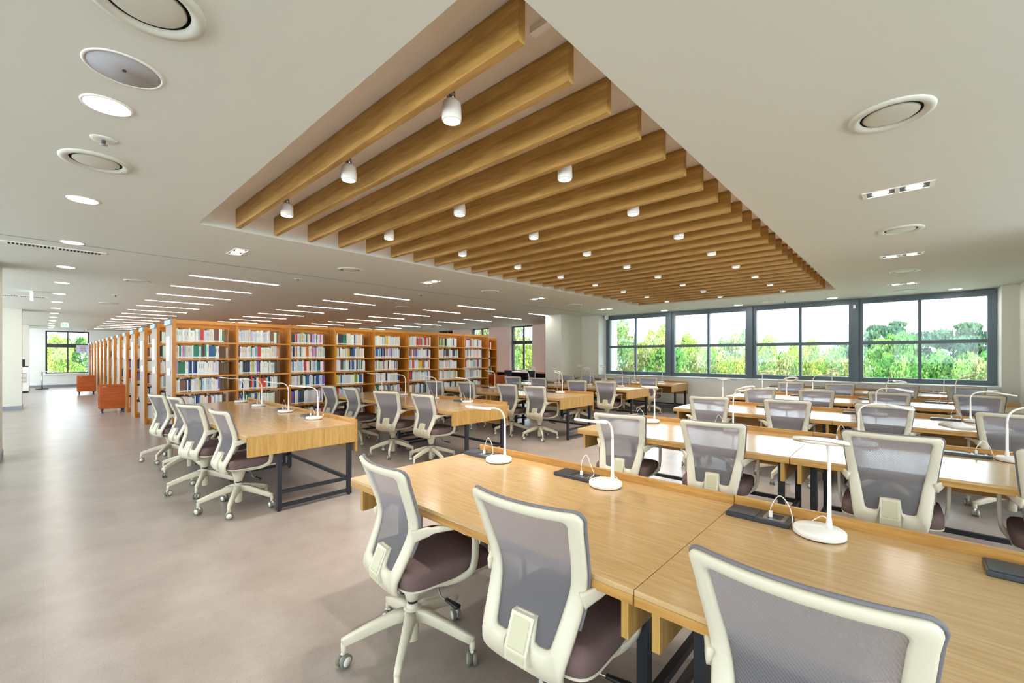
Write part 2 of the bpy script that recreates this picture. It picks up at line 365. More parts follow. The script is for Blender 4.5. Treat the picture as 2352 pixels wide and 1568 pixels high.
# ------------------------------------------------------------------ ceiling fittings
def fitting(name, label, cat, loc, parts, group=None, rz=0):
    t = empty(name, loc, rz); tag(t, label, cat, group)
    for n_, me_ in parts: obj(n_, me_, t)
    return t
dl_ring = MB().lathe([(.10,0),(.098,-.006),(.088,-.006),(.086,0)], 28, cap=False).mesh('trim_ring', 'wplastic')
dl_lens = MB().lathe([(.087,-.003),(.087,-.001)], 28).mesh('downlight_lens', 'down_e')
pos = [(-1.04+.01, .22)]
for k in range(14):
    x = -2.963-1.925*k
    if x > XW+.5: fitting('round_downlight', f'round recessed downlight over the open aisle, {ORD[k]} counted from the camera', 'downlight', (x, .215, H), [('trim_ring', dl_ring), ('downlight_lens', dl_lens)], 'downlights over the aisle')
for k in range(4):
    fitting('round_downlight', f'small round downlight by the long window, {["above the rightmost pane pair","between the third and fourth windows","above the second window from the right","above the leftmost windows"][k]}', 'downlight', (.653-1.86*k, 11.55, H), [('trim_ring', dl_ring), ('downlight_lens', dl_lens)], 'downlights by the long window')
# twin square spots
tw_f = MB()
tw_f.box(-.205, .205, -.075, -.062, -.006, 0).box(-.205, .205, .062, .075, -.006, 0).box(-.205, -.178, -.062, .062, -.006, 0).box(.178, .205, -.062, .062, -.006, 0).box(-.014, .014, -.062, .062, -.006, 0)
tw_frame = tw_f.mesh('frame', 'wplastic')
tw_in = MB().box(-.178, -.014, -.062, .062, -.002, .0).box(.014, .178, -.062, .062, -.002, 0).mesh('gimbal_plate', 'alud')
tw_l = MB().lathe([(.045,-.008),(.045,-.002)], 20).mesh('lamp_lens', 'down_e')
twl = [( -.06, 4.375+2.86*k, 'right of the slatted recess') for k in range(3)]+[(-5.95, 1.584+2.86*k, 'between the slatted recess and the bookcases') for k in range(4)]
cnt = {}
for x, y, s_ in twl:
    cnt[s_] = cnt.get(s_, -1)+1
    t = fitting('twin_spotlight', f'twin recessed spotlight {s_}, {ORD[cnt[s_]]} from the camera', 'recessed light', (x, y, H), [('frame', tw_frame), ('gimbal_plate', tw_in)], 'twin recessed spotlights')
    for a in (-.096, .096): obj('lamp_lens', tw_l, t, (a, 0, 0))
# round air diffusers
M['vent'] = mat('vent_paint', srgb(204, 204, 192), .3)
dv = MB().lathe([(.175,0),(.172,-.012),(.15,-.016),(.132,-.008),(.125,.0)], 36, cap=False).mesh('diffuser_ring', 'vent')
dc = MB().lathe([(.001,-.014),(.08,-.013),(.108,-.008),(.116,-.002)], 36).mesh('diffuser_core', 'vent')
dg_ = MB().lathe([(.13,-.001),(.1,-.001)], 36).mesh('diffuser_gap', 'dark')
DV = [(-.066,2.99,'large round air diffuser right of the slats, nearest the camera'),(-.052,5.77,'round air diffuser right of the slats, behind the first twin spotlight'),(-.035,8.6,'round air diffuser right of the slats, behind the second twin spotlight'),(-.03,11.2,'round air diffuser right of the slats, closest to the window'),
 (-2.0,.25,'largest round air diffuser, over the aisle end nearest the camera'),(-3.862,.23,'round air diffuser between the two nearest aisle downlights'),(-5.97,3.02,'round air diffuser left of the slats, behind the first twin spotlight'),(-5.97,5.86,'round air diffuser left of the slats, behind the second twin spotlight'),(-6.0,8.8,'round air diffuser left of the slats, before the beige pillar'),
 (-9.49,1.06,'round air diffuser beside the first bookcase light strips'),(-14.0,1.05,'second round air diffuser beside the bookcase light strips'),(-9.5,6.2,'round air diffuser above the middle of the front bookcase'),(-2.4,11.3,'round air diffuser over the middle of the long window'),(-4.4,11.2,'round air diffuser over the left half of the long window')]
for x, y, lb in DV: fitting('air_diffuser', lb, 'air diffuser', (x, y, H), [('diffuser_ring', dv), ('diffuser_core', dc), ('diffuser_gap', dg_)], 'round ceiling air diffusers')
fitting('ceiling_speaker', 'flat round grey ceiling speaker with tiny square badge in the middle', 'speaker', (-2.539, .24, H), [('rim', MB().lathe([(.138,0),(.136,-.004),(.126,-.004),(.125,0)], 36, cap=False).mesh('rim', 'wplastic')), ('grille', MB().lathe([(.125,-.003),(.125,-.001)], 36).mesh('grille', 'grille')), ('badge', MB().box(-.008,.008,-.006,.006,-.006,-.003).mesh('badge', 'darkpl'))])
spk = [('sprinkler_plate', MB().lathe([(.06,0),(.058,-.005),(.04,-.007)], 28).mesh('sprinkler_plate', 'ceiling')), ('sprinkler_head', MB().lathe([(.01,-.007),(.01,-.03),(.018,-.032),(.018,-.034)], 12).mesh('sprinkler_head', 'chrome'))]
for x, y, lb in [(-3.44,.236,'small round sprinkler head between the aisle downlight and the nearest small diffuser'),(-7.3,2.8,'small sprinkler head in front of the bookcase light strips'),(-7.3,5.2,'small sprinkler head above the desks, before the second light strip file'),(-2.08,11.5,'small sprinkler head near the window, above the third window'),(-12.0,1.0,'small sprinkler head beside the bookcase row signs')]:
    fitting('sprinkler', lb, 'sprinkler', (x, y, H), spk, 'ceiling sprinklers')
df = MB().box(-.07,.07,-.42,-.005,-.01,0).box(-.07,.07,.005,.42,-.01,0).mesh('slot_frame', 'wplastic')
ds_ = MB()
for s_ in (-1, 1):
    for k in range(12): ds_.box(-.05,.05, s_*(.03+.03*k)-.009, s_*(.03+.03*k)+.009, -.013, -.009)
ds_ = ds_.mesh('slot_louvre', 'dark')
fitting('linear_air_grille', 'white slotted air grille in the ceiling at the far left, near the aisle', 'air grille', (-7.28, .1, H), [('slot_frame', df), ('slot_louvre', ds_)])
fitting('linear_air_grille', 'narrow slotted air grille farther down the aisle, beyond the side-on exit sign', 'air grille', (-13.6, -.35, H), [('slot_frame', df), ('slot_louvre', ds_)])
# linear LED panels above the bookcases
pn = MB().box(-.04,.04,-.635,.635,-.004,-.001).mesh('light_panel', 'panel_e')
pf = MB().box(-.055,-.04,-.65,.65,-.006,0).box(.04,.055,-.65,.65,-.006,0).box(-.04,.04,-.65,-.635,-.006,0).box(-.04,.04,.635,.65,-.006,0).mesh('frame', 'wplastic')
for j in range(14):
    for i in range(4):
        fitting('linear_light', f'thin light strip over the bookcases, {ORD[j]} from the desks, {ORD[i]} file from the aisle', 'light strip', (-8.2-1.44*j, 2.17+2.71*i, H), [('light_panel', pn), ('frame', pf)], 'light strips above the bookcases')
# exit signs
def exit_sign(loc, rz, lb):
    t = empty('exit_sign', loc, rz); tag(t, lb, 'exit sign'); t.scale = (.62, .8, .9)
    obj('sign_box', MB().box(-.16,.16,-.02,.02,-.20,-.03).mesh('sign_box', 'exit_w'), t)
    g = MB()
    # arrow and running figure
    g.add([(-.13,-.021,-.115),(-.08,-.021,-.07),(-.08,-.021,-.1),(-.02,-.021,-.1),(-.02,-.021,-.13),(-.08,-.021,-.13),(-.08,-.021,-.16)], [(0,1,2,3,4,5,6)])
    g.box(.03,.06,-.0215,-.0205,-.13,-.08); g.box(.04,.06,-.0215,-.0205,-.07,-.05); g.box(.0,.04,-.0215,-.0205,-.155,-.135); g.box(.05,.09,-.0215,-.0205,-.15,-.13); g.box(.06,.09,-.0215,-.0205,-.105,-.09)
    obj('exit_pictogram', g.mesh('exit_pictogram', 'exit_e'), t)
    obj('ceiling_mount', MB().box(-.1,.1,-.03,.03,-.03,0).mesh('ceiling_mount', 'wplastic'), t)
exit_sign((-23.0, .53, H), R(90), 'lit exit sign with green arrow facing the camera down the aisle')
exit_sign((-12.5, -.16, H), R(176), 'hanging exit sign seen edge-on over the left side of the aisle')
# camera dome
t = fitting('security_camera', 'white dome security camera at the top left corner of the long window', 'security camera', (-6.9, 11.85, H), [('mount', MB().lathe([(.06,0),(.06,-.04)], 20).mesh('mount', 'wplastic')), ('dome', MB().lathe([(.055,-.04),(.06,-.07),(.05,-.11),(.02,-.13)], 20).mesh('dome', 'wplastic')), ('bracket', MB().box(-.2,-.06,-.02,.02,-.02,0).mesh('bracket', 'alud'))])
t = fitting('wall_sensor', 'tiny white sensor on the window post between the third and fourth windows', 'sensor', (-.86, 11.98, 2.5), [('sensor_body', MB().box(-.02,.02,-.02,.02,-.04,.04).mesh('sensor_body', 'wplastic'))])

# ------------------------------------------------------------------ desks
DZ = .73
def desk_parts(x_len, kind):
    h = x_len/2
    top = MB().box(-h+.001, h-.001, 0, 1.0, DZ-.018, DZ)
    edge = MB().box(-h+.001, h-.003, 0, .045, DZ-.048, DZ-.018)
    if kind != 'flush_r': edge.box(h-.03, h-.001, .045, 1.0, DZ-.048, DZ-.018)
    edge.box(-h+.001, -h+.03, .045, 1.0, DZ-.048, DZ-.018)
    P = {'top': top.mesh('tabletop', 'desktop'), 'edge': edge.mesh('tabletop_edge', 'deskedge')}
    return P
W_ = 1.733
DKP = {k: desk_parts(W_, k) for k in ('std', 'flush_r')}
lip = MB().box(-W_/2+.001, W_/2-.001, 1.0, 1.02, .44, DZ+.04).mesh('back_board', 'deskedge')
side = MB().box(-.0125, .0125, .04, .995, .545, DZ-.048).mesh('side_panel', 'deskside')
sideF = MB().box(-.0125, .0125, .012, 1.0, .54, DZ-.018).mesh('side_panel', 'deskside')
def legpair():
    m = MB(); return m
leg_me = MB().box(-.02,.02,-.02,.02,.012,.69).mesh('leg', 'black')
foot_me = MB().lathe([(.016,0),(.018,.004),(.008,.008),(.008,.014)], 12).mesh('foot', 'darkpl')
lowrail = MB().box(-.015,.015,.3,.93,.03,.062).mesh('lower_rail', 'black')
midrail = MB().box(-.015,.015,.3,.93,.155,.187).mesh('cross_rail', 'black')
longrail = MB().box(-W_/2+.08, W_/2-.08, .925, .955, .155, .187).mesh('long_rail', 'black')
def desk(x0, y0, kind, label, group):
    t = empty('study_desk', (x0+W_/2, y0, 0)); tag(t, label, 'desk', group)
    p = DKP['flush_r' if kind == 'flush_r' else 'std']
    obj('tabletop', p['top'], t, bevel=.0015, seg=1); obj('tabletop_edge', p['edge'], t, bevel=.0015, seg=1); obj('back_board', lip, t, bevel=.0015, seg=1)
    obj('side_panel', side, t, (-W_/2+.05, 0, 0), bevel=.001, seg=1)
    if kind == 'flush_r': obj('side_panel', sideF, t, (W_/2-.0128, 0, 0))
    else: obj('side_panel', side, t, (W_/2-.05, 0, 0), bevel=.001, seg=1)
    for s_ in (-1, 1):
        x = s_*(W_/2-(.045 if (kind == 'flush_r' and s_ == 1) else .1))
        for y in (.28, .95):
            l = obj('leg', leg_me, t, (x, y, 0)); obj('foot', foot_me, l)
        obj('lower_rail', lowrail, t, (x, 0, 0)); obj('cross_rail', midrail, t, (x, 0, 0))
    obj('long_rail', longrail, t)
    return t
PITCH = 2.28; ROWN = ['front', 'second', 'third', 'fourth', 'rearmost']
XL = [-4.2-2*W_, -4.2-W_]; XR = [-2.33, -2.33+W_]
for n in range(5):
    y = 1.18+PITCH*n
    desk(XL[0], y, 'std', f'oak desk at the bookcase end of the {ROWN[n]} row, block beside the bookcases', 'oak desks in the block beside the bookcases')
    desk(XL[1], y, 'flush_r', f'oak desk with its end panel showing, {ROWN[n]} row, block beside the bookcases', 'oak desks in the block beside the bookcases')
    desk(XR[0], y, 'std', f'oak desk at the walkway end of the {ROWN[n]} row, block beside the window', 'oak desks in the block by the window')
    desk(XR[1], y, 'std', f'oak desk at the wall end of the {ROWN[n]} row, block beside the window', 'oak desks in the block by the window')

# ------------------------------------------------------------------ chair
def chair_meshes():
    C = {}
    ZT, ZB = .92, .345
    def ys(x, z):           # back surface: forward at the lumbar, leaning back above and below
        t = (z-.64)
        b = -.115 - (.46*t if t > 0 else -.42*t) - .0*t*t
        # smooth the knee
        b = -.105 - .44*(math.sqrt(t*t+.0025)-.05) + 9*max(0, .44-z)**2
        return b + .75*x*x*(0.6+.6*max(0, (z-.4)/.5)) 
    def hw(z):
        pts = [(.345,.14),(.38,.160),(.42,.168),(.46,.176),(.56,.190),(.66,.200),(.78,.213),(.92,.226)]
        for (a, p), (b, q) in zip(pts, pts[1:]):
            if z <= b: return p+(q-p)*(z-a)/(b-a)
        return pts[-1][1]
    def hwi(z):
        pts = [(.46,.112),(.52,.124),(.60,.138),(.66,.150),(.76,.166),(.92,.184)]
        for (a, p), (b, q) in zip(pts, pts[1:]):
            if z <= b: return p+(q-p)*(max(z, a)-a)/(b-a)
        return pts[-1][1]
    def sup(hwf, z0, z1, rad, n=15, notch=False, rb=None):
        """closed outline starting bottom centre going right"""
        P = []
        rb = rb or rad
        def corner(cx, cz, a0, a1, rad=rad): return [(cx+rad*math.cos(a0+(a1-a0)*k/4), cz+rad*math.sin(a0+(a1-a0)*k/4)) for k in range(5)]
        right = []
        xb = hwf(z0+rb)-rb
        for k in range(6): right.append((xb*k/6, z0))
        if notch:
            right = [(0, z0+.075), (.03, z0+.075), (.046, z0+.068), (.05, z0+.03), (.054, z0+.006), (.07, z0)]
        right += corner(xb, z0+rb, -math.pi/2, 0, rb)
        for k in range(1, n): z = z0+rb+(z1-z0-rb-rad)*k/n; right.append((hwf(z), z))
        xt = hwf(z1)-rad
        right += corner(xt, z1-rad, 0, math.pi/2)
        for k in range(5, 0, -1): right.append((xt*k/6, z1))
        right.append((0, z1))
        left = [(-x, z) for x, z in reversed(right[1:-1])]
        return right+left
    out = sup(hw, ZB, ZT, .028, rb=.055); inn = sup(hwi, .462, ZT-.035, .018, notch=True)
    n = len(out); assert len(inn) == n, (len(inn), n)
    mid_ = [((a[0]+b[0])/2, (a[1]+b[1])/2) for a, b in zip(out, inn)]
    vs = []; T = .011
    rings = []
    def ring(L, off, sh=1.0):
        rings.append(len(vs))
        for x, z in L: vs.append((x*sh, ys(x, z)+off, z))
    ring(out, T*.6); ring(out, -T*.6); ring([(a[0]*.85+b[0]*.15, a[1]*.85+b[1]*.15) for a, b in zip(out, inn)], -T*1.3)
    ring([(a[0]*.2+b[0]*.8, a[1]*.2+b[1]*.8) for a, b in zip(out, inn)], -T*1.3); ring(inn, -T*.4); ring(inn, T*.8)
    ring(mid_, T)
    fs = []
    order = rings[:6]+[rings[6]]
    for a, b in zip(order, order[1:]+[order[0]]):
        for i in range(n): j = (i+1) % n; fs.append((a+i, a+j, b+j, b+i))
    fr = MB().add(vs, fs, 0, True)
    # centre tab block
    tb = MB(); hwid = .046
    for k, (zz0, zz1) in enumerate([(.40, .475), (.475, .538)]): pass
    tvs = []
    zz = [.395, .43, .47, .51, .535]
    for z in zz:
        for x in (-hwid, hwid):
            tvs.append((x, ys(0, z)-.0185, z)); tvs.append((x, ys(0, z)+.01, z))
    tf_ = []
    for k in range(len(zz)-1):
        a = k*4; tf_ += [(a, a+2, a+6, a+4), (a+2, a+3, a+7, a+6), (a+1, a, a+4, a+5), (a+3, a+1, a+5, a+7)]
    tf_ += [(16, 18, 19, 17), (0, 1, 3, 2)]
    fr.add(tvs, tf_, 0, False)
    C['frame'] = fr.mesh('backrest_frame', 'cream')
    C['plate'] = MB().add([(x*.8, ys(0, z)-.0198, z) for z in (.402, .44, .48, .524) for x in (-.043, .043)], [(0,1,3,2),(2,3,5,4),(4,5,7,6)], 0).mesh('lumbar_plate', 'cream2')
    # mesh fabric
    nz, nx = 18, 10; vs = []; fs = []
    for k in range(nz+1):
        z = .45+(ZT-.02-.45)*k/nz
        for i in range(nx+1):
            x = (hwi(z)+.012)*(-1+2*i/nx); vs.append((x, ys(x, z)+.006, z))
    for k in range(nz):
        for i in range(nx): a = k*(nx+1)+i; fs.append((a, a+1, a+nx+2, a+nx+1))
    C['mesh'] = MB().add(vs, fs, 0, True).mesh('backrest_mesh', 'mesh')
    # grey piping behind the frame edge
    pts = [(x*1.006, ys(x, z)+.012, z+.002) for x, z in out if z > .5]
    k0 = max(range(len(pts)), key=lambda i: 0)
    seq = [p for p in [(x, z) for x, z in out] if p[1] > .5]
    right = [p for p in seq if p[0] > 0]; left = [p for p in seq if p[0] <= 0]
    path = right+left
    C['pipe'] = MB().tube([(x*1.008, ys(x, z)+.013, z+.001) for x, z in path], .006, 6).mesh('fabric_edge', mat('fabric_edge_grey', srgb(116, 112, 116), .8))
    # seat cushion
    vs = []; fs = []; m_, n_ = 14, 28
    def seatpt(a, lvl, s):
        x = math.copysign(abs(math.cos(a))**.30, math.cos(a))*.235*s; y = math.copysign(abs(math.sin(a))**.30, math.sin(a))*.235*s
        return x, y+.09
    prof = [(.93,.392),(.99,.400),(1.0,.420),(1.0,.448),(.985,.462),(.95,.472),(.85,.477),(.5,.480),(.1,.480)]
    for s_, z in prof:
        for i in range(n_):
            a = 2*math.pi*i/n_; x, y = seatpt(a, 0, s_); dz = -.018*max(0, (y-.2)/.12) if z > .43 else -.006*max(0, (y-.2)/.12)
            vs.append((x, y, z+dz))
    for k in range(len(prof)-1):
        for i in range(n_): j = (i+1) % n_; fs.append((k*n_+i, k*n_+j, (k+1)*n_+j, (k+1)*n_+i))
    fs.append(tuple(range(n_-1, -1, -1))); fs.append(tuple(range((len(prof)-1)*n_, len(prof)*n_)))
    C['seat'] = MB().add(vs, fs, 0, True).mesh('seat', 'seat')
    sh = MB(); prof = [(.6,.375),(.9,.38),(1.0,.392),(1.0,.398),(.9,.398)]; vs = []; fs = []
    for s_, z in prof:
        for i in range(n_): a = 2*math.pi*i/n_; x, y = seatpt(a, 0, s_); vs.append((x, y, z))
    for k in range(len(prof)-1):
        for i in range(n_): j = (i+1) % n_; fs.append((k*n_+i, k*n_+j, (k+1)*n_+j, (k+1)*n_+i))
    fs.append(tuple(range(n_-1, -1, -1))); fs.append(tuple(range((len(prof)-1)*n_, len(prof)*n_)))
    sh.add(vs, fs, 0, True)
    sh.tube([(0,.08,.375),(0,-.04,.368),(0,-.12,.362)], .02, flat=[(.06,.012),(.08,.012),(.09,.010)])
    C['shell'] = sh.mesh('seat_shell', 'cream')
    C['mech'] = MB().lathe([(.03,.24),(.034,.26),(.06,.33),(.085,.375)], 20, tf=Matrix.Translation((0, .0, 0))).mesh('mechanism', 'cream')
    C['lift'] = MB().lathe([(.027,.045),(.03,.05),(.03,.2),(.026,.225)], 18).lathe([(.024,.225),(.024,.245)], 16, mi=1).mesh('gas_lift', ['cream', 'darkpl'])
    C['lever'] = MB().tube(spline([(.05,.03,.335),(.12,.06,.335),(.16,.06,.30),(.20,.07,.292)], 5), .004, 6).tube([(.19,.07,.293),(.22,.075,.29),(.27,.083,.287),(.275,.084,.286)], 0, flat=[(.008,.006),(.009,.007),(.016,.007),(.012,.005)], mi=1).mesh('lever', ['chrome', 'darkpl'])
    arms = []
    for s_ in (-1, 1):
        P = [(.195,-.10,.625),(.215,-.06,.637),(.245,.02,.648),(.258,.10,.648),(.262,.15,.638),(.264,.178,.61),(.264,.182,.55),(.262,.18,.47),(.256,.165,.42),(.235,.12,.392),(.205,.05,.382),(.15,-.02,.378),(.09,-.05,.378)]
        P = [(s_*x, y, z) for x, y, z in P]; Q = spline(P, 4)
        F = []
        for i in range(len(Q)):
            t = i/(len(Q)-1)
            if t < .12: F.append((.008, .026-.06*t))
            elif t < .36: F.append((.010+.022*min(1, (t-.12)*8), .011))
            else: F.append((.018-.006*min(1, (t-.36)*3), .010))
        up = (s_*1., .0, .15)
        a = MB()
        a.tube(Q[:int(len(Q)*.36)+1], 0, flat=[(f_[0] if t_ > 3 else .009, f_[1]) for t_, f_ in enumerate(F[:int(len(Q)*.36)+1])])
        a.tube(Q[int(len(Q)*.34):], 0, flat=[(.018-.004*min(1,i_/20), .0095) for i_ in range(len(Q)-int(len(Q)*.34))], up=(s_*1., 0, 0))
        arms.append(a.mesh('armrest', 'cream'))
    C['arms'] = arms
    # star base leg along +x
    lg = MB()
    lg.tube([(.02,0,.185),(.08,0,.183),(.18,0,.155),(.27,0,.125),(.315,0,.110)], 0, flat=[(.028,.028),(.022,.027),(.018,.024),(.015,.021),(.012,.018)], up=(0,0,1))
    lg.lathe([(.011,.068),(.013,.075),(.013,.11)], 12, tf=Matrix.Translation((.308, 0, 0)))
    C['leg'] = lg.mesh('base_leg', 'cream')
    C['hub'] = MB().lathe([(.035,.165),(.046,.17),(.05,.205),(.036,.218),(.03,.22)], 20).mesh('base_hub', 'cream')
    cs = MB()
    for s_ in (-1, 1):
        tf = Matrix.Translation((0, s_*.014, .03)) @ Matrix.Rotation(R(90), 4, 'X')
        cs.lathe([(.024,-.009),(.03,-.007),(.03,.007),(.024,.009)], 20, 0, tf)
        cs.lathe([(.021,-.0095 if s_ < 0 else -.0095),(.021,.0105 if s_ < 0 else .0095)], 18, 1, tf)
    cs.tube([(-.02,0,.045),(-.012,0,.062),(.004,0,.068),(.014,0,.062)], 0, 8, 1, flat=(.006,.004))
    cs.lathe([(.009,.055),(.009,.078)], 10, 1)
    C['caster'] = cs.mesh('caster', ['rubber', 'wplastic'])
    C['cap'] = MB().lathe([(.0055,0),(.0055,.003)], 12, tf=Matrix.Rotation(R(90), 4, 'Y')).mesh('screw_cap', 'darkpl')
    return C
CH = chair_meshes()
def chair(x, y, z_top, rz, label, group, rb):
    t = empty('office_chair', (x, y, 0), rz); tag(t, label, 'office chair', group); dz = z_top-.92
    for n_, k in (('backrest_frame','frame'),('backrest_mesh','mesh'),('seat','seat'),('seat_shell','shell'),('mechanism','mech'),('lever','lever')):
        o = obj(n_, CH[k], t, (0, 0, dz))
        if k == 'frame':
            obj('lumbar_plate', CH['plate'], o); obj('fabric_edge', CH['pipe'], o)
    for a in CH['arms']: obj('armrest', a, t, (0, 0, dz))
    obj('gas_lift', CH['lift'], t, (0, 0, dz if dz > -.02 else 0)); b = obj('base_hub', CH['hub'], t)
    for k in range(5):
        a = rb+k*2*math.pi/5
        l = obj('base_leg', CH['leg'], t, None, a)
        obj('caster', CH['caster'], l, (.308, 0, 0), rnd.uniform(0, 6.28))
LC = [[(-7.50,.903,14),(-6.57,.93,7),(-5.50,.924,17),(-4.63,.93,4)],[(-7.48,.905,5),(-6.67,.908,2),(-5.49,.924,20),(-4.71,.92,3)],[(-7.40,.903,18),(-6.444,.92,9),(-5.34,.918,6),(-4.69,.914,6)],[(-7.256,.915,16),(-6.458,.912,10),(-5.355,.895,19),(-4.656,.90,15)],[(-7.236,.895,3),(-6.555,.895,1),(-5.506,.895,8),(-4.79,.895,12)]]
RC = [[(-1.755,.935,-7),(-.95,.949,3),(-.172,.95,-2)],[(-1.853,.925,10),(-1.09,.935,7),(-.08,.965,1),(.64,.95,-3)],[(-1.86,.917,15),(-1.02,.931,10),(-.18,.941,1),(.68,.924,-4)],[(-1.81,.904,12),(-1.04,.912,8),(-.196,.917,2),(.67,.933,-6)],[(-1.765,.895,10),(-.96,.899,3),(-.09,.91,1),(.71,.924,-5)]]
for n in range(5):
    for i, (x, zt, ra) in enumerate(LC[n]):
        pl_ = ['nearest the bookcases', 'second from the bookcases', 'second from the walkway', 'at the walkway end'][i]
        chair(x, 1.24+PITCH*n-max(0, abs(math.sin(R(ra)))-.1)*.4, zt, R(ra), f'cream-framed grey mesh office chair {pl_}, {ROWN[n]} desk row beside the bookcases', 'office chairs at the desks beside the bookcases', rnd.uniform(0,1.2))
    for i, (x, zt, ra) in enumerate(RC[n]):
        pl_ = ['at the walkway end', 'second from the walkway', 'third from the walkway', 'nearest the side wall'][i]
        rz = R(ra); rb = rnd.uniform(0,1.2)
        if n == 0: rb = [R(249), R(200), R(10)][i]
        chair(x, 1.24+PITCH*n-max(0, abs(math.sin(R(ra)))-.1)*.4-(0 if n else [.03,.01,.0][i]), zt, rz, f'cream-framed grey mesh office chair {pl_}, {ROWN[n]} row of the window-side desks', 'office chairs at the window-side desks', rb)

# ------------------------------------------------------------------ lamps and socket boxes
lb_base = MB().lathe([(.082,0),(.082,.003)], 36, 1).lathe([(.083,.003),(.086,.006),(.086,.022),(.083,.026),(.02,.0275)], 40).mesh('lamp_base', ['wplastic', 'darkpl'])
lb_stem = MB().tube([(.028,.028,.024),(.028,.028,.05),(.028,.028,.07),(.028,.028,.25)], [.0115,.010,.0075,.006], 12).mesh('lamp_stem', 'wplastic')
def neckset(fwd, rise, tilt):
    P = bez((.028,.028,.245), (.028,.028,.245+rise*.75), (.028,.028-fwd*.35,.245+rise*(1-.3*math.tan(-tilt))), (.028,.028-fwd,.245+rise*.95), 12)
    n_ = MB().tube(P, .006, 10).mesh('lamp_neck', 'wplastic')
    e = P[-1]
    mb = MB(); vs = []; fs = []; N = 32
    sec = [(.08,.004),(.082,-.002),(.08,-.008),(.058,-.008),(.056,-.002),(.058,.004)]
    tf = Matrix.Translation(e) @ Matrix.Rotation(tilt, 4, 'X') @ Matrix.Translation((0, -.078, 0))
    for r_, z in sec:
        for i in range(N): a = 2*math.pi*i/N; vs.append((r_*math.cos(a), r_*math.sin(a), z))
    for k in range(6):
        for i in range(N): j = (i+1) % N; k2 = (k+1) % 6; fs.append((k*N+i, k*N+j, k2*N+j, k2*N+i))
    mb.add(vs, fs, 0, True, tf)
    return n_, mb.mesh('lamp_ring', 'wplastic')
NK = {'edge': neckset(.15, .14, R(-14)), 'fwd': neckset(.14, .12, R(-9)), 'low': neckset(.17, .08, R(10)), 'up': neckset(.06, .13, R(-22)), 'mid': neckset(.11, .125, R(-10))}
def cable(seed):
    q = random.Random(seed); j = lambda a: q.uniform(-a, a)
    P = [(-.17,.03,.03),(-.168,.03,.075+j(.02)),(-.14,.035,.11+j(.03)),(-.11,.04,.09+j(.02)),(-.095,.04,.035),(-.09+j(.02),.0,.012),(-.098,.05+j(.02),.006),(-.05,.09,.01),(.0,.10,.012+abs(j(.04))),(.03,.08,.018),(.028,.04,.024)]
    return MB().tube(spline(P, 6), .0018, 6).box(-.176,-.164,.024,.036,.016,.045).mesh('power_cord', 'wplastic')
CB = [cable(i) for i in range(5)]
pd_b = MB().box(-.118,.118,-.062,.062,0,.018).mesh('box_body', 'padblack')
pd_l = MB().box(-.112,-.004,-.056,.056,.018,.0205).mesh('box_lid', 'padblack')
pd_s = MB().box(.02,.1,-.045,.045,.0182,.0192).box(.035,.085,-.03,.03,.019,.0198, 1).mesh('socket_plate', ['chrome', 'darkpl'])
def lamp(x, y, kind, rz, label, group, k):
    t = empty('desk_lamp', (x, y, DZ), rz); tag(t, label, 'desk lamp', group)
    obj('lamp_base', lb_base, t); obj('lamp_stem', lb_stem, t)
    n_, r_ = NK[kind]; o = obj('lamp_neck', n_, t); obj('lamp_ring', r_, t)
    obj('power_cord', CB[k % 5], t, None, -rz)
def pad(x, y, label, group):
    t = empty('socket_box', (x, y, DZ)); tag(t, label, 'socket box', group)
    obj('box_body', pd_b, t, bevel=.003); obj('box_lid', pd_l, t); obj('socket_plate', pd_s, t)
LX = [-7.39, -6.61, -5.66, -4.82]; RX = [-1.98, -1.187, -.252, .515]
seat_l = ['nearest the bookcases', 'second from the bookcases', 'second from the walkway', 'at the walkway end']
seat_r = ['at the walkway end', 'second from the walkway', 'third from the walkway', 'nearest the side wall']
kindsL = [['fwd','mid','mid','fwd'],['fwd','mid','fwd','fwd'],['up','mid','up','up'],['up','mid','up','up'],['up','up','mid','mid']]
kindsR = [['fwd','fwd','edge','fwd'],['mid','up','low','fwd'],['mid','up','low','low'],['up','mid','low','up'],['mid','up','low','fwd']]
rzR = [[R(-6),0,0,0],[R(10),R(60),R(100),R(95)],[R(20),R(30),R(80),R(95)],[R(20),R(60),R(40),R(60)],[R(70),R(20),R(95),R(90)]]
k = 0
for n in range(5):
    y = 2.025+PITCH*n
    for i in range(4):
        lamp(LX[i]+rnd.uniform(-.04,.04)*(n > 0), y+rnd.uniform(-.02,.02), kindsL[n][i], R(rnd.uniform(-12,12)), f'white ring-head desk lamp {seat_l[i]}, {ROWN[n]} desk row beside the bookcases', 'ring lamps on the desks beside the bookcases', k)
        pad(LX[i]-.235, y+.045, f'black socket box {seat_l[i]}, {ROWN[n]} desk row beside the bookcases', 'socket boxes on the desks beside the bookcases'); k += 1
        lamp(RX[i], y, kindsR[n][i], rzR[n][i], f'white ring-head desk lamp {seat_r[i]}, {ROWN[n]} row of the window-side desks', 'ring lamps on the window-side desks', k)
        pad(RX[i]-.215, y+.045, f'black socket box {seat_r[i]}, {ROWN[n]} row of the window-side desks', 'socket boxes on the window-side desks')
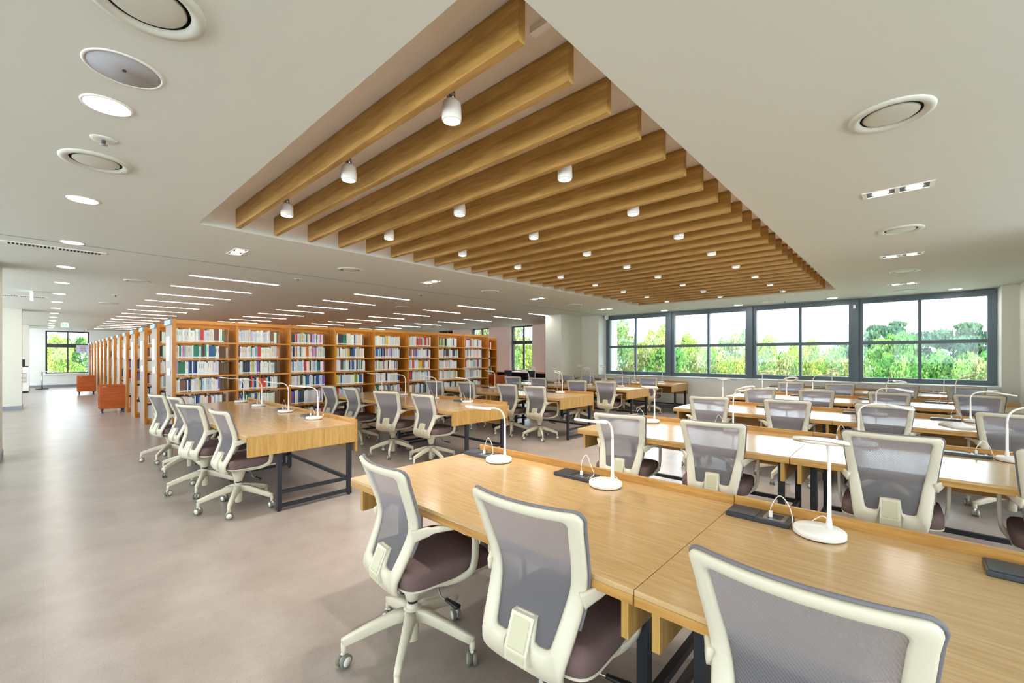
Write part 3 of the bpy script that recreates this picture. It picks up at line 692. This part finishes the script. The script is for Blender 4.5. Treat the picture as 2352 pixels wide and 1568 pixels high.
# open paper and closed book on the window-side desks
def open_book():
    vs = []; fs = []
    for i in range(13):
        u = -1+2*i/12; z = .028*abs(math.sin(u*math.pi/1.15))*(1 if u < 0 else .8)+.006
        for y in (-.13, .13): vs.append((u*.21, y, z))
        for y in (-.13, .13): vs.append((u*.21, y, 0.0))
    for i in range(12):
        a = i*4; fs += [(a, a+1, a+5, a+4), (a+2, a+6, a+7, a+3), (a, a+4, a+6, a+2), (a+1, a+3, a+7, a+5)]
    fs += [(0, 2, 3, 1), (48, 49, 51, 50)]
    return MB().add(vs, fs, 0, True).mesh('open_book', 'paper')
o = obj('open_book', open_book(), None, (.47, 1.18+PITCH*2+.36, DZ), R(25)); tag(o, 'open white book or papers lying on the third window-side desk, below a ring lamp', 'open book')
o = obj('closed_book', MB().box(-.09,.09,-.12,.12,0,.02).mesh('closed_book', 'navy'), None, (.83, 1.18+PITCH*2+.40, DZ), R(20)); tag(o, 'dark blue closed book beside the open white book on the window-side desks', 'book')
for z in range(2):
    o = obj('storage_box', MB().box(-.16,.16,-.12,.12,0,.055).mesh('storage_box', 'paper'), None, (.95, 10.85, DZ+z*.056)); tag(o, ['flat white box lying on the rearmost desk by the side wall', 'upper flat white box stacked on another on the rearmost desk'][z], 'box')

# ------------------------------------------------------------------ bookcases
BW = .89; LEV = [.12, .48, .82, 1.10, 1.38, 1.66]; TOPZ = 2.03; DEP = .545
post = MB().box(-DEP, 0, -.015, .015, 0, TOPZ).mesh('upright', 'shelf')
endp = MB().box(-DEP, -.03, -.035, -.0155, .0, TOPZ-.02).mesh('end_panel', 'endpanel')
endf = MB().box(-.03, .006, -.035, -.0155, 0, TOPZ).mesh('end_trim', 'shelf')
shf = MB().box(-DEP+.005, -.005, .0155, BW-.0155, -.02, 0).box(-.014, -.002, .0155, BW-.0155, -.026, .002).mesh('shelf', 'shelfh')
topb = MB().box(-.03, -.002, .0155, BW-.0155, TOPZ-.07, TOPZ-.01).mesh('header', 'shelfh')
topb2 = MB().box(-DEP+.002, -DEP+.03, .0155, BW-.0155, TOPZ-.07, TOPZ-.01).mesh('header', 'shelfh')
midb = MB().box(-.30, -.285, .0155, BW-.0155, TOPZ-.115, TOPZ-.06).mesh('centre_rail', 'shelfh')
midp = MB().box(-.30, -.285, BW/2-.02, BW/2+.02, .1, TOPZ-.1).mesh('centre_post', 'shelfh')
kick = MB().box(-DEP+.02, -.02, .0155, BW-.0155, 0, .1).mesh('plinth', 'shelf')
capm = MB().box(-DEP+.01, -.01, -.03, -.016, 0, .02).mesh('cap', 'shelf')
sgn = MB().box(-.52, -.02, -.06, -.036, TOPZ-.09, TOPZ-.01).mesh('row_sign', 'blue')
note = MB().box(-.48, -.2, -.038, -.0355, 1.35, 1.75).mesh('index_sheet', 'paper')
note2 = MB().box(-.38, -.1, -.040, -.0385, 1.10, 1.22).mesh('notice', 'paper')
RANGE_X = [-8.785-1.44*k for k in range(14)]; Y0 = 1.445
NB = [8, 10]+[9]*12
posw = ['front', 'second', 'third', 'fourth', 'fifth', 'sixth', 'seventh', 'eighth', 'ninth', 'tenth', 'eleventh', 'twelfth', 'thirteenth', 'farthest']
for k, X in enumerate(RANGE_X):
    t = empty('bookcase_range', (X, Y0, 0))
    tag(t, f'orange-brown wooden bookcase with blue sign, {posw[k]} in the line from the desks', 'bookcase', 'library bookcases')
    for b in range(NB[k]+1): obj('upright', post, t, (0, b*BW, 0))
    FARCASE = t
    e = obj('end_panel', endp, t); e['label'] = 'greyish laminate end panel facing the aisle'
    obj('end_trim', endf, t); s_ = obj('row_sign', sgn, t); s_['label'] = 'pale blue row sign on top of the end panel'
    obj('index_sheet', note, t)
    if k < 3: obj('notice', note2, t)
    for b in range(NB[k]):
        for z in LEV: obj('shelf', shf, t, (0, b*BW, z))
        obj('header', topb, t, (0, b*BW, 0)); obj('header', topb2, t, (0, b*BW, 0)); obj('centre_rail', midb, t, (0, b*BW, 0)); obj('centre_post', midp, t, (0, b*BW, 0)); obj('plinth', kick, t, (0, b*BW, 0))
PAL = [((236,236,230),'white',56),((224,218,200),'cream',22),((206,212,216),'pale grey',10),((196,214,226),'pale blue',8),((60,96,160),'blue',6),((40,52,98),'dark navy',6),((52,130,96),'green',4),((188,208,112),'yellow-green',2),((232,200,70),'yellow',4),((214,70,66),'red',4),((226,120,60),'orange',3),((220,110,160),'pink',1.5),((130,104,170),'violet',4),((70,70,76),'charcoal',5),((140,96,80),'brown',4),((150,190,190),'teal grey',4),((112,40,62),'maroon',2),((196,176,208),'lilac',4)]
def pick(q):
    s_ = q.uniform(0, sum(p[2] for p in PAL))
    for c_, n_, w_ in PAL:
        s_ -= w_
        if s_ <= 0: break
    c_ = tuple(max(8, min(250, v+q.randint(-8, 8))) for v in c_); return c_, n_
# unit book: spine faces +X, thickness along Y (0..1), height 0..1, depth -1..0 in X
def book_mesh():
    m = MB()
    m.box(-1, 0, 0, .08, 0, 1, 0).box(-1, 0, .92, 1, 0, 1, 0).box(-.05, 0, .08, .92, 0, 1, 0).box(-.97, -.05, .08, .92, .015, .985, 1)
    m.add([(.002, .04, .04), (.002, .96, .04), (.002, .96, .15), (.002, .04, .15)], [(0, 1, 2, 3)], 2)
    m.add([(.002, .4, .5), (.002, .6, .5), (.002, .6, .82), (.002, .4, .82)], [(0, 1, 2, 3)], 3)
    return m.mesh('book', ['bookcol', 'pages', 'spinelab', 'titleink'])
def book_mesh_plain():
    m = MB()
    m.box(-1, 0, 0, .08, 0, 1, 0).box(-1, 0, .92, 1, 0, 1, 0).box(-.05, 0, .08, .92, 0, 1, 0).box(-.97, -.05, .08, .92, .015, .985, 1)
    m.add([(.002, .04, .04), (.002, .96, .04), (.002, .96, .15), (.002, .04, .15)], [(0, 1, 2, 3)], 2)
    return m.mesh('book', ['bookcol', 'pages', 'spinelab', 'titleink'])
BK, BK2 = book_mesh(), book_mesh_plain()
stuff_v = []; stuff_f = []; stuff_c = []
def stuff_box(x0, x1, y0, y1, z0, z1, cols):
    o = len(stuff_v)
    stuff_v.extend([(x0,y0,z0),(x1,y0,z0),(x1,y1,z0),(x0,y1,z0),(x0,y0,z1),(x1,y0,z1),(x1,y1,z1),(x0,y1,z1)])
    for f, c_ in zip([(4,5,6,7),(0,1,5,4),(1,2,6,5),(2,3,7,6),(3,0,4,7)], cols): stuff_f.append([i+o for i in f]); stuff_c.append(c_)
PG = srgb(176, 152, 116)
LVN = {5: 'top', 4: 'second', 3: 'third', 2: 'fourth'}; BAYN = ['first', 'second', 'third']
q = random.Random(21); nind = 0; SPINE = srgb(238, 238, 234)
for k, X in enumerate(RANGE_X):
    for b in range(NB[k]):
        near = (k == 0) or b < 2 or (k == 1 and b > 7)
        if not near and b % 1 == 0 and k > 3: continue
        for li, z in enumerate(LEV):
            for sidex in (1, -1):       # 1: facing the desks, -1: the other face
                if sidex < 0 and k > 5: continue
                y = Y0+b*BW+.02+(0 if sidex > 0 else q.uniform(.0, .03)); yend = Y0+(b+1)*BW-.02-(.21+q.uniform(-.03,.03) if sidex > 0 else q.uniform(.02, .07))
                theme = pick(q) if q.random() < .3 else None; cnt_ = 0; idx = 0; run = 0
                hb = q.uniform(.212, .232) if li > 1 else q.uniform(.25, .28)
                while True:
                    if run > 0: run -= 1
                    else:
                        th = q.uniform(.013, .032); hh = hb+q.uniform(-.025, .018); cc = theme if (theme and q.random() < .25) else pick(q); run = q.choice([0, 0, 0, 0, 0, 0, 1, 2])
                    if y+th > yend: break
                    c_, nm = cc; cl = srgb(*c_); dd = q.uniform(.14, .17)
                    if sidex > 0:
                        xs_ = X-.02-q.uniform(0, .012)
                        if k == 0 and b < 3 and li >= 2 and idx < 25:
                            o = obj('book', BK if q.random() < .6 else BK2, None, (xs_, y, z+.002)); o.scale = (dd, th-.001, hh); o.color = cl
                            tag(o, f'{nm} book, {ORD[idx]} from the aisle on the {LVN[li]} shelf, {BAYN[b]} bay, front bookcase', 'book', 'books on the front bookcase'); nind += 1
                        else:
                            stuff_box(xs_-dd, xs_, y, y+th-.0008, z+.002, z+.002+hh, [PG, cl, cl, cl, PG])
                            if k < 2: stuff_box(xs_-.01, xs_+.001, y+.001, y+th-.002, z+.012, z+.036, [SPINE]*5)
                            else: stuff_box(xs_-.01, xs_+.001, y+.001, y+th-.002, z+.012, z+.036, [SPINE]*5) if b == 0 else None
                    else:
                        xb = X-DEP+.02; stuff_box(xb, xb+dd+.03, y, y+th-.0008, z+.002, z+.002+hh, [PG, cl, PG, cl, cl])
                    y += th+(.004 if q.random() < .05 else 0); idx += 1
me = bpy.data.meshes.new('library_books'); me.from_pydata(stuff_v, [], stuff_f); me.materials.append(M['books'])
ca = me.color_attributes.new('tint', 'FLOAT_COLOR', 'CORNER')
flat = []
for c_ in stuff_c: flat.extend(list(c_)*4)
ca.data.foreach_set('color', flat)
o = obj('library_books', me); tag(o, 'rows of library books of many colours filling the rest of the bookcases', 'books', kind='stuff')

# ------------------------------------------------------------------ book carts, kiosk, posted sheet, counter
def cart(loc, rz, label, w=.50, h=.70):
    t = empty('book_cart', loc, rz); tag(t, label, 'book cart', 'wooden book carts')
    obj('side_board', MB().box(-.01,.01,-w/2,w/2,.11,h).mesh('side_board', 'cart'), t, (.19, 0, 0), bevel=.004)
    obj('side_board', MB().box(-.01,.01,-w/2,w/2,.11,h).mesh('side_board', 'cart'), t, (-.19, 0, 0), bevel=.004)
    for z in (.15, .42): obj('shelf', MB().box(-.179,.179,-w/2+.01,w/2-.01,z,z+.02).mesh('shelf', 'cart'), t)
    obj('divider', MB().box(-.008,.008,-w/2+.01,w/2-.01,.44,h-.03).mesh('divider', 'cart'), t)
    wh = MB().lathe([(.035,-.012),(.035,.012)], 18, tf=Matrix.Translation((0,0,.036)) @ Matrix.Rotation(R(90), 4, 'X')).box(-.02,.02,-.018,.018,.07,.11).mesh('wheel', 'darkpl')
    for a in (-.16, .16):
        for b in (-w/2+.06, w/2-.06): obj('wheel', wh, t, (a, b, 0))
    obj('name_plate', MB().box(.2005,.203,-w/2+.05,-w/2+.12,h-.045,h-.03).mesh('name_plate', 'chrome'), t)
cart((-14.9, 1.18, 0), 0, 'orange-brown wooden book cart on wheels standing nearest in the aisle by the bookcases')
cart((-22.6, 1.08, 0), 0, 'orange-brown wooden book cart on wheels farther down the aisle, behind the nearer cart')
cart((-9.15, 9.25, 0), 0, 'small red-brown book cart at the window end of the front bookcase', .5, .86)
k_ = empty('book_return_kiosk', (-25.5, -.55, 0)); tag(k_, 'grey louvred kiosk cabinet beside the far aisle column', 'kiosk')
obj('cabinet', MB().box(-.25,.25,-.28,.16,.06,1.0).mesh('cabinet', 'wplastic'), k_, bevel=.01)
lv = MB()
for z in range(8): lv.box(.25,.256,-.2,.1,.4+.05*z,.415+.05*z)
obj('louvre', lv.mesh('louvre', 'dark'), k_); obj('console', MB().box(-.2,.24,-.2,.14,1.0,1.04).box(-.02,.0,-.12,.06,1.04,1.3).mesh('console', 'darkpl'), k_)
obj('base_frame', MB().box(-.22,.22,-.26,.14,0,.06).mesh('base_frame', 'dark'), k_)
t = empty('side_shelf', (-27.6, -.05, 0)); tag(t, 'thin dark wall-side stand with round top beyond the kiosk', 'stand')
obj('stand_top', MB().lathe([(.2,.74),(.2,.76)], 20).mesh('stand_top', 'wplastic'), t); obj('stand_pole', MB().lathe([(.02,.02),(.02,.74)], 10).mesh('stand_pole', 'chrome'), t); obj('stand_foot', MB().lathe([(.2,0),(.2,.02)], 20).mesh('stand_foot', 'dark'), t)
t = obj('notice_sheet', MB().box(-.004,.004,-.22,.2,-.17,.17).mesh('notice_sheet', mat('lilac_paper', srgb(206, 200, 226), .7)), FARCASE, (.1, -.24, 1.75)); t['label'] = 'pale lilac notice sheet'
tx = MB()
for i in range(5): tx.box(.0042,.0052,-.1,.08,.09-.045*i,.105-.045*i)
obj('printed_lines', tx.mesh('printed_lines', 'alu'), t)
t = empty('window_counter', (-10.8, 12.95, 0)); tag(t, 'long pale pinkish reading counter under the narrow window with dark front', 'counter')
obj('counter_top', MB().box(-2.5,2.5,-.32,.32,.77,.80).mesh('counter_top', mat('pink_counter', srgb(214, 160, 134), .4)), t)
obj('counter_front', MB().box(-2.45,2.45,.1,.13,.05,.77).mesh('counter_front', 'navy'), t)
for x in (-2.4, 0, 2.4): obj('counter_leg', MB().box(x-.02,x+.02,-.25,.1,0,.77).mesh('counter_leg', 'darkpl'), t)
obj('socket_plate', MB().box(-.9,-.75,.305,.32,.80,.9).box(.75,.9,.305,.32,.80,.9).mesh('socket_plate', 'chrome'), t)
for i in range(4):
    c_ = empty('counter_chair', (-12.6+1.15*i, 12.45, 0), R([4,-6,3,8][i]))
    tag(c_, f'dark navy chair pushed to the pale counter, {ORD[i]} from the bookcases', 'chair', 'dark chairs at the window counter')
    obj('seat', MB().box(-.22,.22,-.2,.2,.43,.47).mesh('seat', 'navy'), c_, bevel=.01); obj('backrest', MB().box(-.21,.21,-.22,-.195,.55,.88).mesh('backrest', 'navy'), c_, bevel=.01)
    for a in (-.19, .19):
        for b in (-.19, .17): obj('leg', MB().box(a-.013,a+.013,b-.013,b+.013,0,.43 if b > 0 else .56).mesh('leg', 'shelf'), c_)

# ------------------------------------------------------------------ trees outside
LEAFPAL = {'yellow': [(158,166,82),(132,158,72),(172,158,92),(104,140,66)], 'green': [(84,134,62),(112,156,72),(60,108,54),(130,166,84)], 'pine': [(62,92,72),(84,112,84),(48,76,62),(100,126,96)], 'soft': [(116,144,82),(96,130,80),(136,156,92),(158,156,104)]}
def tree_proto(kind, seed, n=5200):
    q = random.Random(seed); vs = []; fs = []; cs = []
    blobs = []
    nb = 22
    for i in range(nb):
        a = q.uniform(0, 6.283); r_ = math.sqrt(q.random())*.72
        if kind == 'pine': z = q.uniform(.45, 1.0); r_ *= 1.35*math.sqrt(max(.02, 1-((z-.45)/.6)**2)); rad = (q.uniform(.16,.30), q.uniform(.05,.08))
        else: z = q.uniform(.25, .9); r_ *= math.sqrt(max(.05, 1-((z-.5)/.5)**2)); rad = (q.uniform(.16,.30),)*2
        c0 = srgb(*q.choice(LEAFPAL[kind])); f0 = q.uniform(.75, 1.3)
        blobs.append((r_*math.cos(a), r_*math.sin(a), z, rad, (c0[0]*f0, c0[1]*f0, c0[2]*f0)))
    for i in range(n):
        bx_, by_, bz_, rad, bc = q.choice(blobs)
        d = Vector((q.gauss(0,1), q.gauss(0,1), q.gauss(0,1))).normalized()
        if d.z < -.3 and q.random() < .5: d.z = -d.z
        rr = .75+.3*q.random()
        p = Vector((bx_+d.x*rad[0]*rr, by_+d.y*rad[0]*rr, bz_+d.z*rad[1]*rr*.8))
        nrm = (d+Vector((q.gauss(0,.5), q.gauss(0,.5), q.gauss(0,.5)))).normalized()
        u = nrm.orthogonal().normalized(); v = nrm.cross(u); a = q.uniform(0, 6.28); u, v = u*math.cos(a)+v*math.sin(a), v*math.cos(a)-u*math.sin(a)
        s_ = q.uniform(.022, .046); l = len(vs)
        for e1, e2 in ((-1,0),(0,-.55),(1,0),(0,.55)): vs.append(tuple(p+u*s_*e1+v*s_*e2))
        fs.append((l, l+1, l+2, l+3)); c_ = bc if q.random() < .75 else srgb(*q.choice(LEAFPAL[kind])); f_ = q.uniform(.75, 1.25); cs.append((c_[0]*f_, c_[1]*f_, c_[2]*f_, 1))
    me = bpy.data.meshes.new('foliage'); me.from_pydata(vs, [], fs); me.materials.append(M['leaf'])
    ca = me.color_attributes.new('tint', 'FLOAT_COLOR', 'CORNER'); fl = []
    for c_ in cs: fl.extend(list(c_)*4)
    ca.data.foreach_set('color', fl)
    tk = MB().tube([(0,0,-.6),(.01,0,0),(.0,.01,.4),(.02,0,.75)], [.045,.035,.022,.008], 8)
    for i in range(9):
        a = q.uniform(0, 6.28); z = q.uniform(.05, .5); L = q.uniform(.35, .6)
        tk.tube([(0,0,z),(math.cos(a)*L*.5, math.sin(a)*L*.5, z+.2),(math.cos(a)*L, math.sin(a)*L, z+.42)], [.014,.009,.003], 6)
    return me, tk.mesh('trunk', 'trunk')
TP = {k_: tree_proto(k_, i+3) for i, k_ in enumerate(LEAFPAL)}
TREES = [  # x, y, crown top z, half width, kind, label
(-11.67,21.87,3.36,1.46,'soft','rounded grey-green tree at the left edge of the leftmost window','soft green trees outside'),
(-8.71,19.16,2.75,1.21,'yellow','yellow-green tree filling the right half of the leftmost window','yellow-green trees outside'),
(-10.56,26.97,2.73,1.37,'yellow','small yellow-green tree behind the post between the first two windows','yellow-green trees outside'),
(-7.62,22.88,2.18,1.53,'yellow','bright yellow-green tree with bare dark branches in the second window','yellow-green trees outside'),
(-8.83,32.64,2.94,1.71,'soft','hazy green tree at the right side of the second window','soft green trees outside'),
(-5.25,25.06,2.35,1.25,'yellow','orange-tipped yellow tree at the left side of the third window','yellow-green trees outside'),
(-4.85,30.87,2.26,1.64,'yellow','slender yellow-green tree in the middle of the third window','yellow-green trees outside'),
(-3.31,29.56,1.86,1.37,'soft','low soft green tree right of the middle bar of the third window','soft green trees outside'),
(-3.55,42.92,2.38,1.72,'pine','blue-grey pine behind the post between the third and fourth windows','pine trees outside'),
(-0.90,39.93,3.73,2.35,'pine','tall dark pine rising in the left half of the rightmost window','pine trees outside'),
(-0.43,28.13,2.40,1.27,'green','bright fresh green tree in front of the tall dark pine','green trees outside'),
(2.45,43.01,3.54,3.22,'pine','wide-topped pine in the right half of the rightmost window','pine trees outside'),
(0.81,27.92,1.54,1.26,'green','bright green bushy tree below the middle bar of the rightmost window','green trees outside'),
(2.12,27.76,1.48,1.44,'green','deep green bushy tree at the right edge of the rightmost window','green trees outside'),
(-1.18,24.73,1.65,0.96,'green','low bright green tree at the left edge of the rightmost window','green trees outside'),
(-7.51,14.83,1.71,0.91,'soft','low bushy green tree at the foot of the leftmost window','soft green trees outside'),
(-6.41,15.16,1.61,0.98,'green','low bushy green tree below the post of the first two windows','green trees outside'),
(-5.90,16.99,1.52,1.04,'soft','low bushy tree at the foot of the second window','soft green trees outside'),
(-4.71,17.41,1.52,1.01,'yellow','low yellow bushy tree at the foot of the second window, right side','yellow-green trees outside'),
(-3.70,18.34,1.45,1.01,'soft','low bushy tree at the foot of the third window, left side','soft green trees outside'),
(-2.77,19.87,1.52,1.15,'yellow','low yellow bushy tree at the foot of the third window, middle','yellow-green trees outside'),
(-1.73,20.14,1.42,1.01,'soft','low bushy tree at the foot of the third window, right side','soft green trees outside'),
(-0.30,21.46,1.36,1.11,'green','low bushy green tree at the foot of the rightmost window, left side','green trees outside'),
(0.89,22.55,1.29,1.21,'green','low bushy green tree at the foot of the rightmost window, middle','green trees outside'),
(1.96,23.54,1.29,1.21,'soft','low bushy tree at the foot of the rightmost window, right side','soft green trees outside'),
(-20.11,22.27,3.73,1.52,'soft','pale green tree outside the narrow window beside the beige pillar','soft green trees outside'),
(-16.84,19.83,2.42,1.12,'yellow','yellow-green bush-like tree low in the narrow window beside the beige pillar','yellow-green trees outside'),
(-24.94,23.26,3.96,1.72,'soft','pale green tree outside the narrow window above the bookcase end','soft green trees outside'),
(-29.85,24.17,4.11,1.92,'green','green tree outside the narrow window mostly hidden by the bookcases','green trees outside'),
(-16.53,17.40,1.86,1.09,'green','low green tree outside the narrow window, behind the counter','green trees outside'),
(-43.71,0.57,2.82,1.37,'yellow','sunlit yellow-green tree in the left half of the far aisle window','yellow-green trees outside'),
(-45.43,1.70,2.71,1.54,'green','sunlit green tree in the right half of the far aisle window','green trees outside'),
(-38.89,0.92,1.77,1.37,'yellow','low yellow-green tree at the foot of the far aisle window','yellow-green trees outside'),
]
for x, y, zt, hwid, kind, lb, gp in TREES:
    hgt = hwid*2.3
    t = empty('pine_tree' if kind == 'pine' else 'leafy_tree', (x, y, zt-hgt), rnd.uniform(0, 6.28)); tag(t, lb, 'tree', gp)
    f_, tk = TP[kind]
    a = obj('foliage', f_, t); a.scale = (hwid, hwid, hgt); b = obj('trunk', tk, t); b.scale = (hwid, hwid, hgt)
hm = MB(); vs = []; fs = []; N = 60; q = random.Random(5)
for i in range(N+1):
    a = i/N; x = -75+a*110; zt = 2.2+2.6*math.sin(a*5.1+.6)*.5+1.2*math.sin(a*13)+q.uniform(-.35,.35)
    for j, (dy, f_) in enumerate(((0,-.9),(4,.3),(9,.8),(16,1.0),(30,.7))):
        vs.append((x, 72+dy+3*math.sin(a*9), -6 if j == 0 else zt*f_+4.6*f_-1.2+q.uniform(-.3,.3)))
for i in range(N):
    for j in range(4): p = i*5+j; fs.append((p, p+5, p+6, p+1))
struct('exterior_hill', hm.add(vs, fs, 0, True), 'hill')
print('individual books', nind, 'objects', len(bpy.data.objects))
